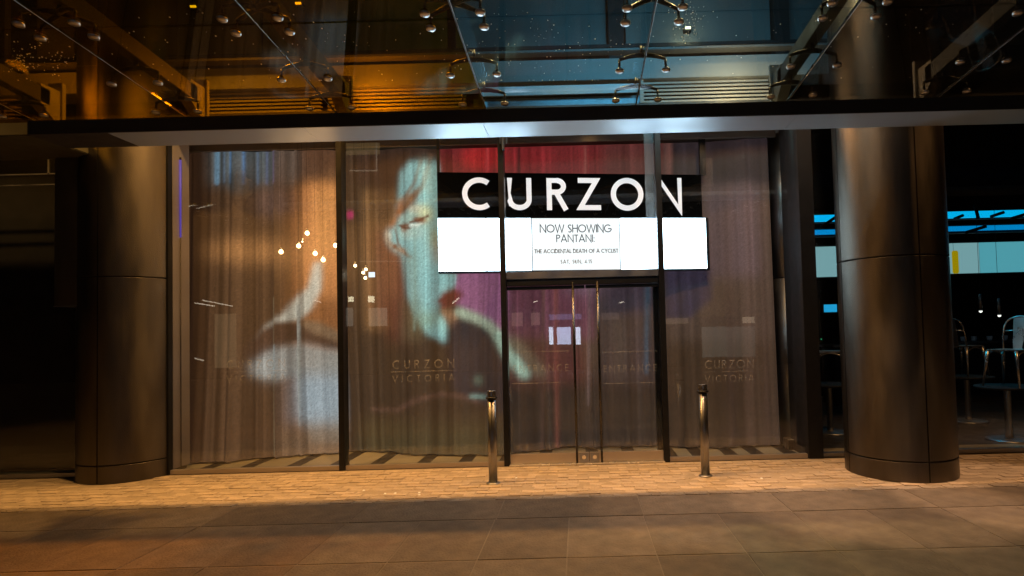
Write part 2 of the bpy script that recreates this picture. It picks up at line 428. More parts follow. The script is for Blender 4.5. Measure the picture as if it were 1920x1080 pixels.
# ------------------------------------------------------------------ glass front
XM = [at(322, 600, FY).x, at(641, 600, FY).x, at(946, 600, FY).x, at(1242, 600, FY).x, at(1452, 600, FY).x, at(1517, 600, FY).x]
ZT = 3.95
front = thing('glass_shopfront', 'tall glazed cinema front between the two bronze columns, black mullions and steel base rail', 'shopfront', (0, 0, 0))
def mull(x, w, z1=ZT, y0=-.05, y1=.09): part('mullion', B(x-w/2, x+w/2, FY+y0, FY+y1, 0, z1), BLACK, front, .003)
mull(XM[0]-.03, .05); mull(XM[1], .062); mull(XM[2], .062); mull(XM[3], .062)
part('mullion', B(XM[5]-.08, XM[5]+.08, FY-.06, FY+.5, 0, ZT), BLACK, front, .003)
def pane(x0, x1, z0, z1, name='glass_pane', m=GLASS, y=FY, parent=None):
    return part(name, B(x0, x1, y-.006, y+.006, z0, z1), m, parent or front)
bays = [(XM[0]-.004, XM[1]-.033), (XM[1]+.033, XM[2]-.033), (XM[3]+.033, XM[5]-.083)]
for a, b in bays:
    pane(a, b, .052, ZT-.01)
    part('base_rail', B(a, b, FY-.03, FY+.03, .0, .048), RAIL, front, .003)
DZ = at(1095, 508, FY).z; DZ0 = at(1095, 527, FY).z
pane(XM[2]+.033, XM[3]-.033, DZ+.006, ZT-.01)
part('transom', B(XM[2]+.034, XM[3]-.034, FY-.045, FY+.06, DZ0+.035, DZ), STEEL2, front, .003)
part('transom', B(XM[2]+.034, XM[3]-.034, FY-.035, FY+.06, DZ0-.04, DZ0+.033), BLACK, front, .003)
# added strip imitating a reflection beside the right-hand mullion above the doors
strip = glass('frosted_strip', (.80, .86, .92), 2.0, .2, .22)
part('glass_fin', B(XM[3]-.145, XM[3]-.036, FY+.012, FY+.02, DZ+.01, ZT-.01), strip, front)
# steel clip at the head of the left door mullion
cx = at(943, 262, FY-.1).x
part('clip', B(cx-.012, cx+.012, FY-.12, FY-.055, 3.50, 3.80), STEEL, front, .002)
for s_ in (-1, 1):
    part('clip', B(cx+s_*.034-.008, cx+s_*.034+.008, FY-.075, FY-.05, 3.58, 3.66), STEEL, front, .002)
# metal reveal at the left end, behind the pane
part('reveal', B(XM[0]-.02, XM[0], FY+.02, FY+.30, .05, ZT), mat('reveal_metal', (.34, .30, .29), .45, .3, .1, 3), front)
# doors
doors = thing('glass_doors', 'pair of glazed cinema doors with long vertical steel bar handles', 'door', (0, 0, 0))
xm = at(1101, 700, FY).x; xl, xr = XM[2]+.036, XM[3]-.036
zt = DZ0-.045
for a, b, s_ in ((xl, xm-.004, 1), (xm+.004, xr, -1)):
    leaf = part('door_leaf', B(a, b, FY-.006, FY+.006, .125, zt-.04), GLASS, doors)
    part('bottom_rail', B(a, b, FY-.022, FY+.022, .015, .123), RAIL, leaf, .002)
    part('top_rail', B(a, b, FY-.022, FY+.022, zt-.038, zt-.002), BLACK, leaf, .002)
    hx = xm-s_*.135
    hy = FY-.10
    part('handle', MB().tube([(hx, hy, .03), (hx, hy, zt+.03)], .013, 16), HSTEEL, leaf)
    for hz in (.2, 1.05, 1.9): part('handle_bracket', MB().tube([(hx, hy+.012, hz), (hx, FY-.007, hz)], .008, 10), STEEL, leaf)
    lx = xm-s_*.06
    part('lock', MB().tube([(lx, FY-.034, .075), (lx, FY-.023, .075)], .022, 20), mat('lock_steel', (.8, .78, .74), .18, 1), leaf)
    part('lock_plate', B(lx-.05, lx+.05, FY-.0245, FY-.0235, .02, .12), STEEL2, leaf)
part('threshold', B(xl-.01, xr+.01, FY-.07, FY+.05, 0, .012), mat('threshold_steel', (.85, .8, .72), .25, .6), doors, .002)
part('door_jamb', B(xr-.055, xr-.001, FY+.03, FY+.10, .02, zt), BLACK, doors)
# frosted lettering on the panes
vin, nt, out = nodes('frosted_lettering')
tb = nt.nodes.new('ShaderNodeBsdfTransparent'); db = nt.nodes.new('ShaderNodeBsdfDiffuse'); db.inputs[0].default_value = (.8, .8, .78, 1)
mx = nt.nodes.new('ShaderNodeMixShader'); mx.inputs[0].default_value = .30
tc = nt.nodes.new('ShaderNodeTexCoord'); nz = nt.nodes.new('ShaderNodeTexNoise'); nz.inputs['Scale'].default_value = 7
mr = nt.nodes.new('ShaderNodeMapRange'); mr.inputs['From Min'].default_value = .38; mr.inputs['From Max'].default_value = .6; mr.inputs['To Min'].default_value = .03; mr.inputs['To Max'].default_value = .22
nt.links.new(tc.outputs['Object'], nz.inputs['Vector']); nt.links.new(nz.outputs[0], mr.inputs[0]); nt.links.new(mr.outputs[0], mx.inputs[0])
nt.links.new(tb.outputs[0], mx.inputs[1]); nt.links.new(db.outputs[0], mx.inputs[2]); nt.links.new(mx.outputs[0], out.inputs[0])
def window_text(txt, x0, x1, y1, h, parent, w=.12, name='lettering'):
    a = at(x0, y1, FY-.008); b = at(x1, y1, FY-.008)
    text_line(txt, h, w, b.x-a.x, vin, parent, (a.x, a.y, a.z))
def rule(x0, x1, y, parent):
    a = at(x0, y, FY-.008); b = at(x1, y, FY-.008)
    part('rule', B(a.x, b.x, a.y-.0015, a.y-.0005, a.z, a.z+.006), vin, parent)
for x0, x1 in ((425, 535), (736, 852), (1322, 1414)):
    window_text('CURZON', x0, x1, 692, .095, front); rule(x0-4, x1+4, 698, front); window_text('VICTORIA', x0, x1, 717, .075, front)
for x0, x1 in ((962, 1066), (1132, 1232)):
    window_text('ENTRANCE', x0, x1, 698, .075, doors)
    rule(x0-2, x1, 661, doors); rule(x0-2, x1, 720, doors)

# ------------------------------------------------------------------ lobby shell
lob = tag(part('lobby_floor', B(-5.4, 8.9, FY+.04, 12.2, -.05, -.004), mat('lobby_screed', (.20, .18, .16), .5), None), kind='structure')
tp = mat('pale_tile', (.40, .35, .24), .4, 0, .1, 5, rand=.08); td = mat('dark_tile', (.02, .02, .022), .4)
tpx = [350, 428, 495, 575, 650, 722, 806, 882, 958, 1030, 1100, 1175, 1256, 1312, 1378, 1432, 1500]
me_t = {}
xs = [(ground(px-12, 868).x if px < 1085 else ground(px+12, 868).x) for px in tpx]
for i, x in enumerate(xs):
    y0, y1 = FY+.045, 7.9
    part('floor_tile', MB().hexa([(x-.075, y0, -.004), (x+.075, y0, -.004), (x+.075, y1, -.004), (x-.075, y1, -.004), (x-.073, y0, .004), (x+.073, y0, .004), (x+.073, y1, .004), (x-.073, y1, .004)]), td, lob)
    nx = xs[i+1] if i+1 < len(xs) else x+.5
    if i == 0: part('floor_tile', B(-5.3, x-.078, y0, y1, -.004, .003), tp, lob)
    part('floor_tile', B(x+.078, nx-.078, y0, y1, -.004, .003), tp, lob)
tag(part('lobby_ceiling', B(-5.3, XM[5], FY+.10, 12, 3.86, 3.95), mat('ceiling_plaster', (.22, .19, .16), .8), None), kind='structure')
part('cornice', B(-5.3, 2.46, 7.10, 7.13, 3.78, 3.858), mat('cornice_paint', (.20, .17, .15), .7), bpy.data.objects['lobby_ceiling'])
p = at(1105, 261, 7.0)
dl = thing('ceiling_downlight', 'small warm downlight glowing in the lobby ceiling above the illuminated sign', 'downlight', (p.x, p.y, 3.86))
part('trim_ring', MB().lathe([(.030, -.004), (.05, -.004), (.05, 0)], 24), STEEL, dl)
part('lamp_lens', MB().lathe([(.0, -.012), (.036, -.006)], 20), emis('downlight_glow', (1, .62, .25), 12), dl)

# ------------------------------------------------------------------ curtain with the projected film picture
CY = 7.24
X0c, X1c = -5.05, at(1450, 600, CY).x
Wd, Hd = 760, 390                        # picture cells of one centimetre
gx = np.linspace(X0c, X1c+.05, Wd); gz = np.linspace(0, 3.9, Hd)
GX, GZ = np.meshgrid(gx, gz)
def P2(px, py):
    v = at(px, py, CY); return v.x, v.z
def lin(c): 
    c = np.asarray(c, float)/255; return np.where(c <= .04045, c/12.92, ((c+.055)/1.055)**2.4)
def blur(a, s):
    if s <= .3: return a
    r_ = int(3*s)+1; k = np.exp(-.5*(np.arange(-r_, r_+1)/s)**2); k /= k.sum()
    for ax in (0, 1):
        pad = [(0, 0), (0, 0)]; pad[ax] = (r_, r_)
        b = np.pad(a, pad, mode='edge')
        a = sum(k[i]*(b[i:i+a.shape[0], :] if ax == 0 else b[:, i:i+a.shape[1]]) for i in range(2*r_+1))
    return a
def inside(poly):
    q = [P2(*p) for p in poly]; m = np.zeros(GX.shape, bool); n = len(q)
    for i in range(n):
        x1, z1 = q[i]; x2, z2 = q[i-1]
        if z1 == z2: continue
        c = ((GZ < z1) != (GZ < z2)) & (GX < (x2-x1)*(GZ-z1)/(z2-z1)+x1)
        m ^= c
    return m.astype(float)
IMG = np.zeros(GX.shape+(3,))
def paint(poly, col, soft=2.0, op=1.0):
    a = blur(inside(poly), soft)*op; IMG[:] = IMG*(1-a[..., None])+lin(col)*a[..., None]
def rect(x0, y0, x1, y1, col, soft=3, op=1.0): paint([(x0, y0), (x1, y0), (x1, y1), (x0, y1)], col, soft, op)
def ell(cx_, cy_, rx, ry, col, soft=2, op=1.0): paint([(cx_+rx*math.cos(t), cy_+ry*math.sin(t)) for t in np.linspace(0, 2*PI, 20)[:-1]], col, soft, op)
def stroke(pts, w, col, soft=1, op=1.0):
    q = np.array([P2(*p) for p in pts]); d = np.full(GX.shape, 9.0)
    for i in range(len(q)-1):
        a, b = q[i], q[i+1]; ab = b-a
        t = np.clip(((GX-a[0])*ab[0]+(GZ-a[1])*ab[1])/(ab@ab), 0, 1)
        d = np.minimum(d, np.hypot(GX-a[0]-t*ab[0], GZ-a[1]-t*ab[1]))
    r_ = w/2*CY/FPX; m = blur(np.clip((r_-d)/.006+.5, 0, 1), soft)*op
    IMG[:] = IMG*(1-m[..., None])+lin(col)*m[..., None]
IMG[:] = lin((80, 66, 52))
# left pane
rect(300, 240, 640, 900, (84, 62, 44), 4)
rect(340, 240, 400, 900, (56, 38, 26), 5)
rect(515, 240, 640, 345, (98, 70, 52), 5)
rect(398, 240, 520, 348, (84, 88, 88), 7)
for x, w, c in ((410, 9, (104, 132, 150)), (424, 3, (120, 140, 160)), (436, 5, (92, 120, 150)), (459, 5, (98, 130, 165)), (483, 4, (96, 110, 130)), (500, 4, (96, 104, 128)), (516, 4, (112, 100, 124))):
    stroke([(x, 250), (x, 345)], w, c, 1.0, .9)
ell(452, 345, 26, 22, (62, 62, 60), 4, .7)
ell(545, 300, 16, 60, (120, 112, 104), 6, .5)
rect(540, 352, 640, 870, (140, 94, 58), 7)
rect(565, 345, 640, 560, (184, 126, 78), 7)
rect(590, 350, 628, 480, (206, 146, 88), 9)
ell(470, 472, 80, 20, (172, 124, 78), 10, .8)  # warm glow round the bulbs, painted into the picture
ell(515, 380, 40, 30, (112, 88, 78), 8, .6)
paint([(588, 492), (604, 492), (602, 540), (582, 580), (560, 600), (520, 612), (500, 628), (478, 644), (500, 612), (530, 592), (552, 560), (575, 540)], (182, 176, 160), 3)
paint([(470, 642), (490, 618), (520, 604), (560, 606), (605, 620), (640, 640), (640, 668), (600, 652), (550, 642), (520, 652), (490, 672), (472, 684), (462, 662)], (84, 62, 48), 3)
paint([(566, 600), (600, 606), (640, 628), (640, 646), (600, 632), (560, 612)], (128, 104, 80), 3)
paint([(470, 682), (510, 656), (560, 644), (600, 652), (640, 662), (640, 836), (575, 832), (556, 780), (550, 706), (520, 714), (474, 706)], (146, 142, 134), 4)
rect(545, 705, 640, 800, (150, 164, 172), 9, .8)
ell(505, 690, 26, 26, (140, 146, 146), 8, .3)
rect(530, 800, 640, 860, (124, 104, 84), 8, .8)
stroke([(516, 560), (515, 860)], 4, (128, 114, 90), 1)
stroke([(559, 575), (556, 800)], 4, (160, 160, 150), 1.2)
stroke([(517, 650), (516, 700)], 5, (150, 165, 168), 1.4)
# middle pane
rect(642, 240, 950, 900, (70, 56, 44), 2)
rect(660, 240, 820, 345, (66, 50, 42), 6)
rect(676, 355, 742, 620, (122, 92, 62), 5)
rect(700, 430, 765, 600, (124, 78, 60), 9, .8)
ell(651, 402, 7, 8, (170, 50, 100), 2)
rect(718, 560, 780, 640, (96, 56, 48), 8, .8)
TEALc = (138, 180, 178)
paint([(746, 372), (750, 325), (764, 306), (778, 302), (792, 306), (806, 300), (830, 308), (830, 505), (856, 514), (852, 545), (834, 560), (820, 578), (822, 592), (838, 604), (846, 640), (838, 644), (802, 628), (784, 600), (764, 560), (756, 495), (752, 478), (735, 470), (723, 456), (719, 436), (728, 424), (742, 424), (745, 404)], TEALc, 3.4)
paint([(742, 404), (760, 392), (778, 392), (790, 410), (800, 430), (770, 440), (748, 450), (742, 424)], (176, 184, 160), 7, .45)
ell(797, 402, 16, 20, (186, 178, 128), 6, .5)
ell(812, 445, 10, 22, (160, 150, 90), 5, .7)
ell(778, 392, 12, 8, (214, 206, 180), 3, .8)
stroke([(806, 288), (790, 350), (768, 378), (746, 400)], 8, (112, 78, 58), 2)
stroke([(788, 300), (776, 345), (758, 372)], 5, (120, 92, 70), 1.6, .9)
paint([(742, 402), (748, 372), (772, 362), (790, 345), (776, 386), (752, 404)], (132, 98, 72), 3, .9)
ell(760, 424, 9, 5, (112, 62, 40), 1.6, .9)
ell(758, 431, 6, 5, (170, 96, 50), 2, .7)
ell(786, 413, 12, 6, (124, 74, 58), 1.6, .95)
ell(776, 424, 8, 4, (232, 236, 226), 2, .8)
stroke([(740, 430), (746, 458), (764, 482)], 3, (104, 70, 54), 1, .9)
stroke([(736, 460), (752, 472), (772, 484)], 4, (134, 96, 70), 1.4, .8)
ell(726, 442, 5, 10, (226, 214, 190), 2, .7)
paint([(785, 305), (812, 300), (824, 312), (824, 380), (804, 384), (790, 360)], (168, 206, 192), 6, .6)
paint([(700, 300), (742, 300), (734, 372), (728, 410), (712, 420), (700, 380)], (72, 50, 40), 6, .5)
stroke([(728, 426), (743, 408), (750, 380)], 9, (186, 116, 66), 3, .6)
stroke([(736, 468), (768, 488), (778, 560)], 10, (150, 102, 68), 5, .25)
stroke([(722, 432), (720, 446), (730, 460)], 5, (200, 160, 124), 2, .6)
ell(796, 398, 12, 14, (214, 204, 150), 5, .6)
ell(772, 440, 22, 8, (186, 200, 186), 4, .6)
ell(790, 470, 18, 40, (150, 188, 182), 8, .5)
paint([(760, 470), (778, 476), (784, 560), (800, 622), (786, 600), (770, 545)], (120, 136, 120), 4, .35)
paint([(722, 446), (736, 458), (760, 468), (762, 478), (738, 470), (724, 458)], (178, 140, 108), 2.5, .6)
ell(818, 470, 9, 26, (176, 124, 84), 5, .5)
ell(805, 600, 24, 16, (132, 140, 96), 7, .5)
ell(835, 610, 9, 20, (176, 220, 208), 5, .6)
stroke([(748, 423), (758, 429), (769, 429)], 4, (92, 50, 34), .8, .9)
stroke([(770, 418), (784, 414), (800, 404)], 4, (96, 54, 40), .8, .9)
stroke([(774, 424), (790, 420)], 3, (232, 232, 216), .8, .7)
ell(738, 463, 5, 4, (112, 74, 54), 1.2, .8)
stroke([(822, 566), (838, 556), (856, 552)], 5, (92, 40, 40), 1.2, .8)
stroke([(830, 578), (850, 572)], 4, (150, 96, 80), 1.4, .7)
stroke([(777, 420), (779, 620)], 3, (176, 206, 190), 1.2, .7)
rect(752, 560, 790, 640, (120, 118, 88), 6, .4)
paint([(856, 508), (960, 508), (960, 640), (900, 600), (864, 578), (846, 562), (850, 540)], (140, 94, 122), 2.5)
paint([(818, 566), (828, 548), (850, 540), (868, 552), (852, 572), (832, 580)], (104, 52, 48), 3)
paint([(826, 582), (846, 580), (860, 596), (860, 625), (846, 618), (838, 604)], (166, 124, 92), 2.5, .8)
paint([(848, 600), (880, 600), (920, 612), (945, 660), (960, 700), (960, 780), (850, 730), (840, 650)], (64, 54, 54), 4)
rect(950, 700, 1245, 880, (58, 48, 42), 8)
# door bays
rect(950, 500, 1120, 640, (98, 62, 72), 5)
rect(950, 640, 1100, 720, (84, 52, 50), 8)
rect(1120, 500, 1245, 600, (64, 54, 62), 9)
ell(1095, 530, 40, 26, (112, 92, 104), 8, .7)
rect(1120, 600, 1245, 720, (70, 58, 56), 8)
paint([(1150, 600), (1160, 590), (1175, 640), (1170, 720), (1150, 700)], (96, 82, 70), 6, .5)
stroke([(1215, 500), (1212, 700)], 7, (66, 92, 108), 2, .7)
stroke([(1018, 520), (1016, 850)], 4, (104, 78, 68), 1.4, .7)
stroke([(1040, 520), (1044, 850)], 6, (124, 74, 62), 2, .7)
stroke([(1105, 520), (1102, 760)], 4, (112, 96, 94), 1.4, .6)
stroke([(862, 586), (892, 597), (918, 610), (938, 632)], 18, (158, 168, 148), 3)
stroke([(938, 632), (952, 660), (972, 684), (984, 700)], 22, (150, 176, 160), 3.5)
stroke([(958, 640), (985, 662), (1012, 700)], 20, (118, 112, 92), 5, .7)
paint([(844, 620), (880, 612), (915, 625), (940, 668), (950, 720), (900, 740), (846, 700)], (62, 54, 54), 5, .8)
stroke([(690, 772), (740, 772), (780, 750), (830, 738), (870, 742), (900, 752)], 7, (112, 82, 70), 2.5, .7)
stroke([(886, 742), (912, 742)], 8, (130, 156, 146), 2, .8)
ell(900, 712, 10, 10, (100, 116, 100), 3, .6)
rect(660, 790, 950, 870, (84, 74, 50), 10, .7)
# band above the sign
rect(820, 240, 1250, 330, (110, 44, 46), 3)
rect(820, 240, 1330, 264, (66, 44, 40), 3, .9)
ell(905, 292, 42, 28, (162, 48, 50), 6)
ell(985, 292, 50, 30, (130, 44, 48), 7, .9)
stroke([(911, 266), (911, 325)], 3, (206, 84, 84), 1)
stroke([(971, 266), (971, 325)], 5, (76, 34, 36), 1)
stroke([(1097, 266), (1097, 325)], 3, (146, 92, 84), 1, .8)
rect(1130, 262, 1250, 340, (92, 52, 50), 6)
# right pane
rect(1246, 240, 1460, 900, (76, 62, 54), 2)
rect(1246, 240, 1460, 348, (50, 42, 46), 4)
rect(1248, 262, 1262, 330, (92, 62, 58), 2)
rect(1325, 345, 1425, 520, (92, 76, 78), 7)
paint([(1246, 500), (1334, 500), (1334, 560), (1310, 580), (1294, 596), (1246, 598)], (54, 48, 62), 3)
rect(1246, 640, 1450, 880, (62, 48, 37), 8)
for x in (1365, 1400, 1430): stroke([(x, 350), (x+4, 830)], 10, (122, 94, 84), 5, .35)
IMG = 1.18*np.clip(IMG, 0, 1)**1.16
# light and dark of the folds painted into the emission, with fine cloth slubs
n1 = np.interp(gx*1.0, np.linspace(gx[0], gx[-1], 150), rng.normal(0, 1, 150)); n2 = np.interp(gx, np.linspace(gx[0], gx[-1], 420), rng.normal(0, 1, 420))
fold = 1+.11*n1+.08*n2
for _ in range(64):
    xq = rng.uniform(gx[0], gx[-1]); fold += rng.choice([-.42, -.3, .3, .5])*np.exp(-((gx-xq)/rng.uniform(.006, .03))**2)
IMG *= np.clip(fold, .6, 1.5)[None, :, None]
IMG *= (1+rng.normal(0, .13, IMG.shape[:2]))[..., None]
NX, NZ = 620, 300
ux = np.linspace(X0c, X1c, NX); uz = np.linspace(.012, 3.80, NZ)
rr = np.random.default_rng(11)
ph = rr.uniform(0, 6.28, 6)
fy = .050*np.sin(ux*2.1+ph[0])+.030*np.sin(ux*5.3+ph[1])+.020*np.sin(ux*11.7+ph[2])+.012*np.sin(ux*23+ph[3])+.007*np.sin(ux*41+ph[4])
for xf, a, w in ((-4.6, .05, .05), (-4.2, .04, .04), (-3.72, .07, .03), (-3.47, .06, .02), (-2.75, .03, .03), (-.40, .04, .03), (-.28, .05, .02), (.14, .04, .02), (.85, .05, .05)):
    fy += -a*np.exp(-((ux-xf)/w)**2)
low = np.clip((uz)/3.8, 0, 1)[:, None]
Yc = CY+fy[None, :]*(1.25-.6*low) + .16*np.sin(ux*1.9+1.0)[None, :]*(1-low)**2*np.where(ux < 0, 1, .35)[None, :]
blend = np.clip((uz[:, None]-1.6)/.5, 0, 1)*np.clip((ux[None, :]+2.1)/.4, 0, 1)*np.clip((2.1-ux[None, :])/.4, 0, 1)
Yc = Yc+blend*np.maximum(0, 7.31-Yc)
VX, VZ = np.meshgrid(ux, uz)
VZ = VZ + (.010+.015*np.abs(np.sin(ux*3.1))[None, :])*(VZ < .02)
verts = np.stack([VX, Yc, VZ], -1).reshape(-1, 3)
me = bpy.data.meshes.new('curtain')
ii = np.arange((NZ-1)*(NX-1)); a = (ii//(NX-1))*NX+ii % (NX-1)
faces = np.stack([a, a+1, a+NX+1, a+NX], -1)
me.vertices.add(len(verts)); me.vertices.foreach_set('co', verts.ravel())
me.loops.add(faces.size); me.loops.foreach_set('vertex_index', faces.ravel().astype(np.int32))
me.polygons.add(len(faces)); me.polygons.foreach_set('loop_start', (np.arange(len(faces))*4).astype(np.int32))
me.polygons.foreach_set('use_smooth', np.ones(len(faces), bool)); me.update()
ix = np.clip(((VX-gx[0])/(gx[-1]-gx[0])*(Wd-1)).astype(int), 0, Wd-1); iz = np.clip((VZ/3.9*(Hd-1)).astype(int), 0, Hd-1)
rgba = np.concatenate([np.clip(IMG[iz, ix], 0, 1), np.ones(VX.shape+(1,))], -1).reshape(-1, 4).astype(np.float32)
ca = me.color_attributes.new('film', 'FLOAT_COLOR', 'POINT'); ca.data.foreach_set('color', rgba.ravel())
m, nt, out = nodes('sheer_curtain')
b = nt.nodes.new('ShaderNodeBsdfPrincipled'); b.inputs['Base Color'].default_value = (.055, .042, .030, 1); b.inputs['Roughness'].default_value = .7; b.inputs['Specular IOR Level'].default_value = .05
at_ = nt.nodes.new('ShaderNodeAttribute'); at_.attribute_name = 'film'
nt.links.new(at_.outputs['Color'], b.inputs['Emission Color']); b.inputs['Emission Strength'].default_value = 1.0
nt.links.new(b.outputs[0], out.inputs[0]); me.materials.append(m)
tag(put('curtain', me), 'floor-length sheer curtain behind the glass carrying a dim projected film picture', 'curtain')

# ------------------------------------------------------------------ illuminated sign
YL, YR = 6.74, 7.17
A = at(822, 321, YL); Bq = at(1325, 329, YR)
zt_ = (A.z+Bq.z)/2; zb_ = (at(822, 506, YL).z+at(1325, 506, YR).z)/2; zm_ = (at(822, 406, YL).z+at(1325, 409, YR).z)/2
sang = math.atan2(Bq.y-A.y, Bq.x-A.x); SL = math.hypot(Bq.x-A.x, Bq.y-A.y)
nrm = Vector((math.sin(sang), -math.cos(sang), 0)); dirx = Vector((math.cos(sang), math.sin(sang), 0)); O = Vector((A.x, A.y, 0))
def son(px, py):                         # point of the sign plane under a pixel: along, height
    d = ray(px, py); t = O.dot(nrm)/d.dot(nrm); p_ = d*t
    return (p_-O).dot(dirx), EYE+p_.z
sign = thing('illuminated_sign', 'long box sign with white cinema name on black above a glowing white listings panel', 'sign', (A.x, A.y, 0), sang)
th = .09
part('sign_box', B(-.018, SL-.07, .004, th, zm_-.004, zt_), mat('sign_black', (.002, .002, .002), .9, spec=0), sign, .002)
part('light_box', B(-.018, SL+.005, .004, th, zb_-.022, zm_-.006), BLACK, sign)
lb = emis('white_lightbox', (.60, .84, 1.0), 13, .3); lbt = emis('white_listings_panel', (.92, .98, 1.0), 1.22, .08)
ed = [son(x, 460)[0] for x in (822, 912, 997, 1163, 1325)]
for i in range(4):
    part('light_panel', B(ed[i]+(.006 if i else 0), ed[i+1]-.006, -.004, .0035, zb_, zm_-.012), lbt if i == 2 else lb, sign)
white = emis('sign_letter_white', (.86, .86, .90), .80, .4)
for ch, x0, x1 in (('C', 867, 921), ('U', 951, 998), ('R', 1025, 1067), ('Z', 1082, 1127), ('O', 1146, 1207), ('N', 1231, 1280)):
    s0, z0 = son(x0, 393); s1, _ = son(x1, 393)
    zc = son((x0+x1)/2, {'C': 394, 'U': 394, 'R': 394, 'Z': 394, 'O': 395, 'N': 395}[ch])[1]; zh = son((x0+x1)/2, 333 if ch in 'C' else 334)[1]-zc
    adv, st = glyph(ch, .155)
    kx = (s1-s0)/adv
    mb = MB()
    for q, s_ in enumerate(st):
        if ch in 'CURO' : ribbon(mb, [(p_[0]*kx, p_[1]*zh) for p_ in s_], .155*zh, -.010-.0005*q, .003, lambda a_, b_, y_: (a_, y_, b_))
        else: ribbon(mb, [(p_[0]*kx, p_[1]*zh) for p_ in s_], (.15 if ch == 'Z' else .125)*zh, -.010-.0005*q, .003, lambda a_, b_, y_: (a_, y_, b_))
    part('letter', mb, white, sign, loc=(s0, 0, zc))
ink = mat('sign_ink', (.03, .05, .10), .6); ink2 = mat('sign_ink_light', (.12, .12, .14), .6)
for txt, x0, x1, yb, yt, w, mt in (('NOW SHOWING', 1012, 1147, 436, 421, .12, ink), ('PANTANI:', 1043, 1115, 454, 440, .12, ink), ('THE ACCIDENTAL DEATH OF A CYCLIST', 1002, 1159, 474.5, 467, .17, ink2), ('SAT, SUN, 4.15', 1051, 1110, 494, 487, .15, mat('sign_ink_faint', (.22, .22, .22), .6))):
    s0, z0 = son(x0, yb); s1, _ = son(x1, yb); hh = son((x0+x1)/2, yt)[1]-son((x0+x1)/2, yb)[1]; zc = son((x0+x1)/2, yb)[1]
    text_line(txt, hh, w, s1-s0, mt, sign, (s0, -.0048, zc))
for px, w in ((821, .03), (1319, .075)):
    s0, _ = son(px, 300); part('hanger', B(s0-w/2, s0+w/2, .02, .06, zt_-.0, 3.86), BLACK, sign)

# ------------------------------------------------------------------ lamp reflections modelled as added bulbs between glass and curtain
bulb_me = MB().lathe([(.0, -.022), (.012, -.018), (.0195, -.008), (.020, .002), (.015, .014), (.009, .020)], 14).mesh('glass_bulb', emis('warm_bulb', (1, .58, .24), 9))
cap_me = MB().lathe([(.009, .018), (.010, .022), (.010, .048), (.004, .052)], 12).mesh('lamp_cap', STEEL2)
tiny_me = MB().lathe([(.0, -.016), (.012, -.01), (.014, 0), (.009, .012)], 12).mesh('glass_bulb', emis('soft_bulb', (1, .70, .36), 9))
def bulb(px, py, Y, label, small=False, scale=1.25):
    p_ = at(px, py, Y); t = thing('hanging_bulb', label, 'light bulb', p_, 0, 'bare bulbs hanging behind the glass')
    a_ = put('glass_bulb', tiny_me if small else bulb_me, t); a_.scale = (scale,)*3; put('lamp_cap', cap_me, t, (0, 0, 0) if not small else (0, 0, -.006))
    zc = 3.86-p_.z
    if not small:
        point('bulb_light', (p_.x, p_.y+.02, p_.z-.03), 3.2, (1, .56, .22), .03).parent = None  # light added for the warm glow round each bulb
    part('cord', MB().tube([(0, 0, .05), (0, 0, zc)], .0012, 5), DARK, t)
bulb(576, 437, 6.95, 'topmost bright bare bulb of the left-pane cluster')
bulb(527, 472, 6.97, 'bright bare bulb farthest left of the left-pane cluster')
bulb(560, 461, 6.99, 'bright bare bulb second from the left in the left-pane cluster')
bulb(591, 475, 6.93, 'bright bare bulb just above the lowest one in the left pane')
bulb(606, 487, 6.95, 'lowest bright bare bulb of the left-pane cluster')
bulb(629, 460, 6.93, 'bright bare bulb touching the mullion beside the left pane')
bulb(567, 453, 7.0, 'tiny dim bulb just under the topmost bright bulb', True, .6)
bulb(666, 498, 6.9, 'small soft bulb highest and leftmost in the middle-pane cluster', True)
bulb(681, 511, 6.9, 'small soft bulb beside the white square lamp, left of the others', True)
bulb(686, 505, 6.95, 'small soft bulb uppermost of the tight trio in the middle pane', True)
bulb(685, 521, 6.9, 'small soft bulb lowest of the tight trio in the middle pane', True)
p = at(697, 515, 6.92)
t = thing('square_lamp', 'little white glowing square lamp hanging right of the small bulbs', 'lamp', p)  # reflected white square, modelled as a hanging lamp
part('lamp_panel', B(-.036, .036, -.008, .008, -.03, .03), emis('cool_square', (.8, .9, 1), 1.3), t, .002)
part('cord', MB().tube([(0, 0, .03), (0, 0, 3.86-p.z)], .0012, 5), DARK, t)
p0 = at(337, 300, FY+.13); p1 = at(337, 445, FY+.13); p0.x = p1.x = XM[0]+.013
t = thing('purple_tube_light', 'slim violet tube light standing upright at the left edge of the glass', 'tube light', (p0.x, p0.y, 0))  # violet reflection imitated by an added glowing tube
part('tube', MB().tube([(0, 0, p1.z), (0, 0, p0.z)], [.009, .013], 10), emis('violet_tube', (.16, .09, .55), .6), t)
part('end_cap', MB().tube([(0, 0, p0.z), (0, 0, p0.z+.03)], .010, 8), BLACK, t); part('stem', MB().tube([(0, 0, .05), (0, 0, p1.z-.01)], .005, 8), BRONZE, t)

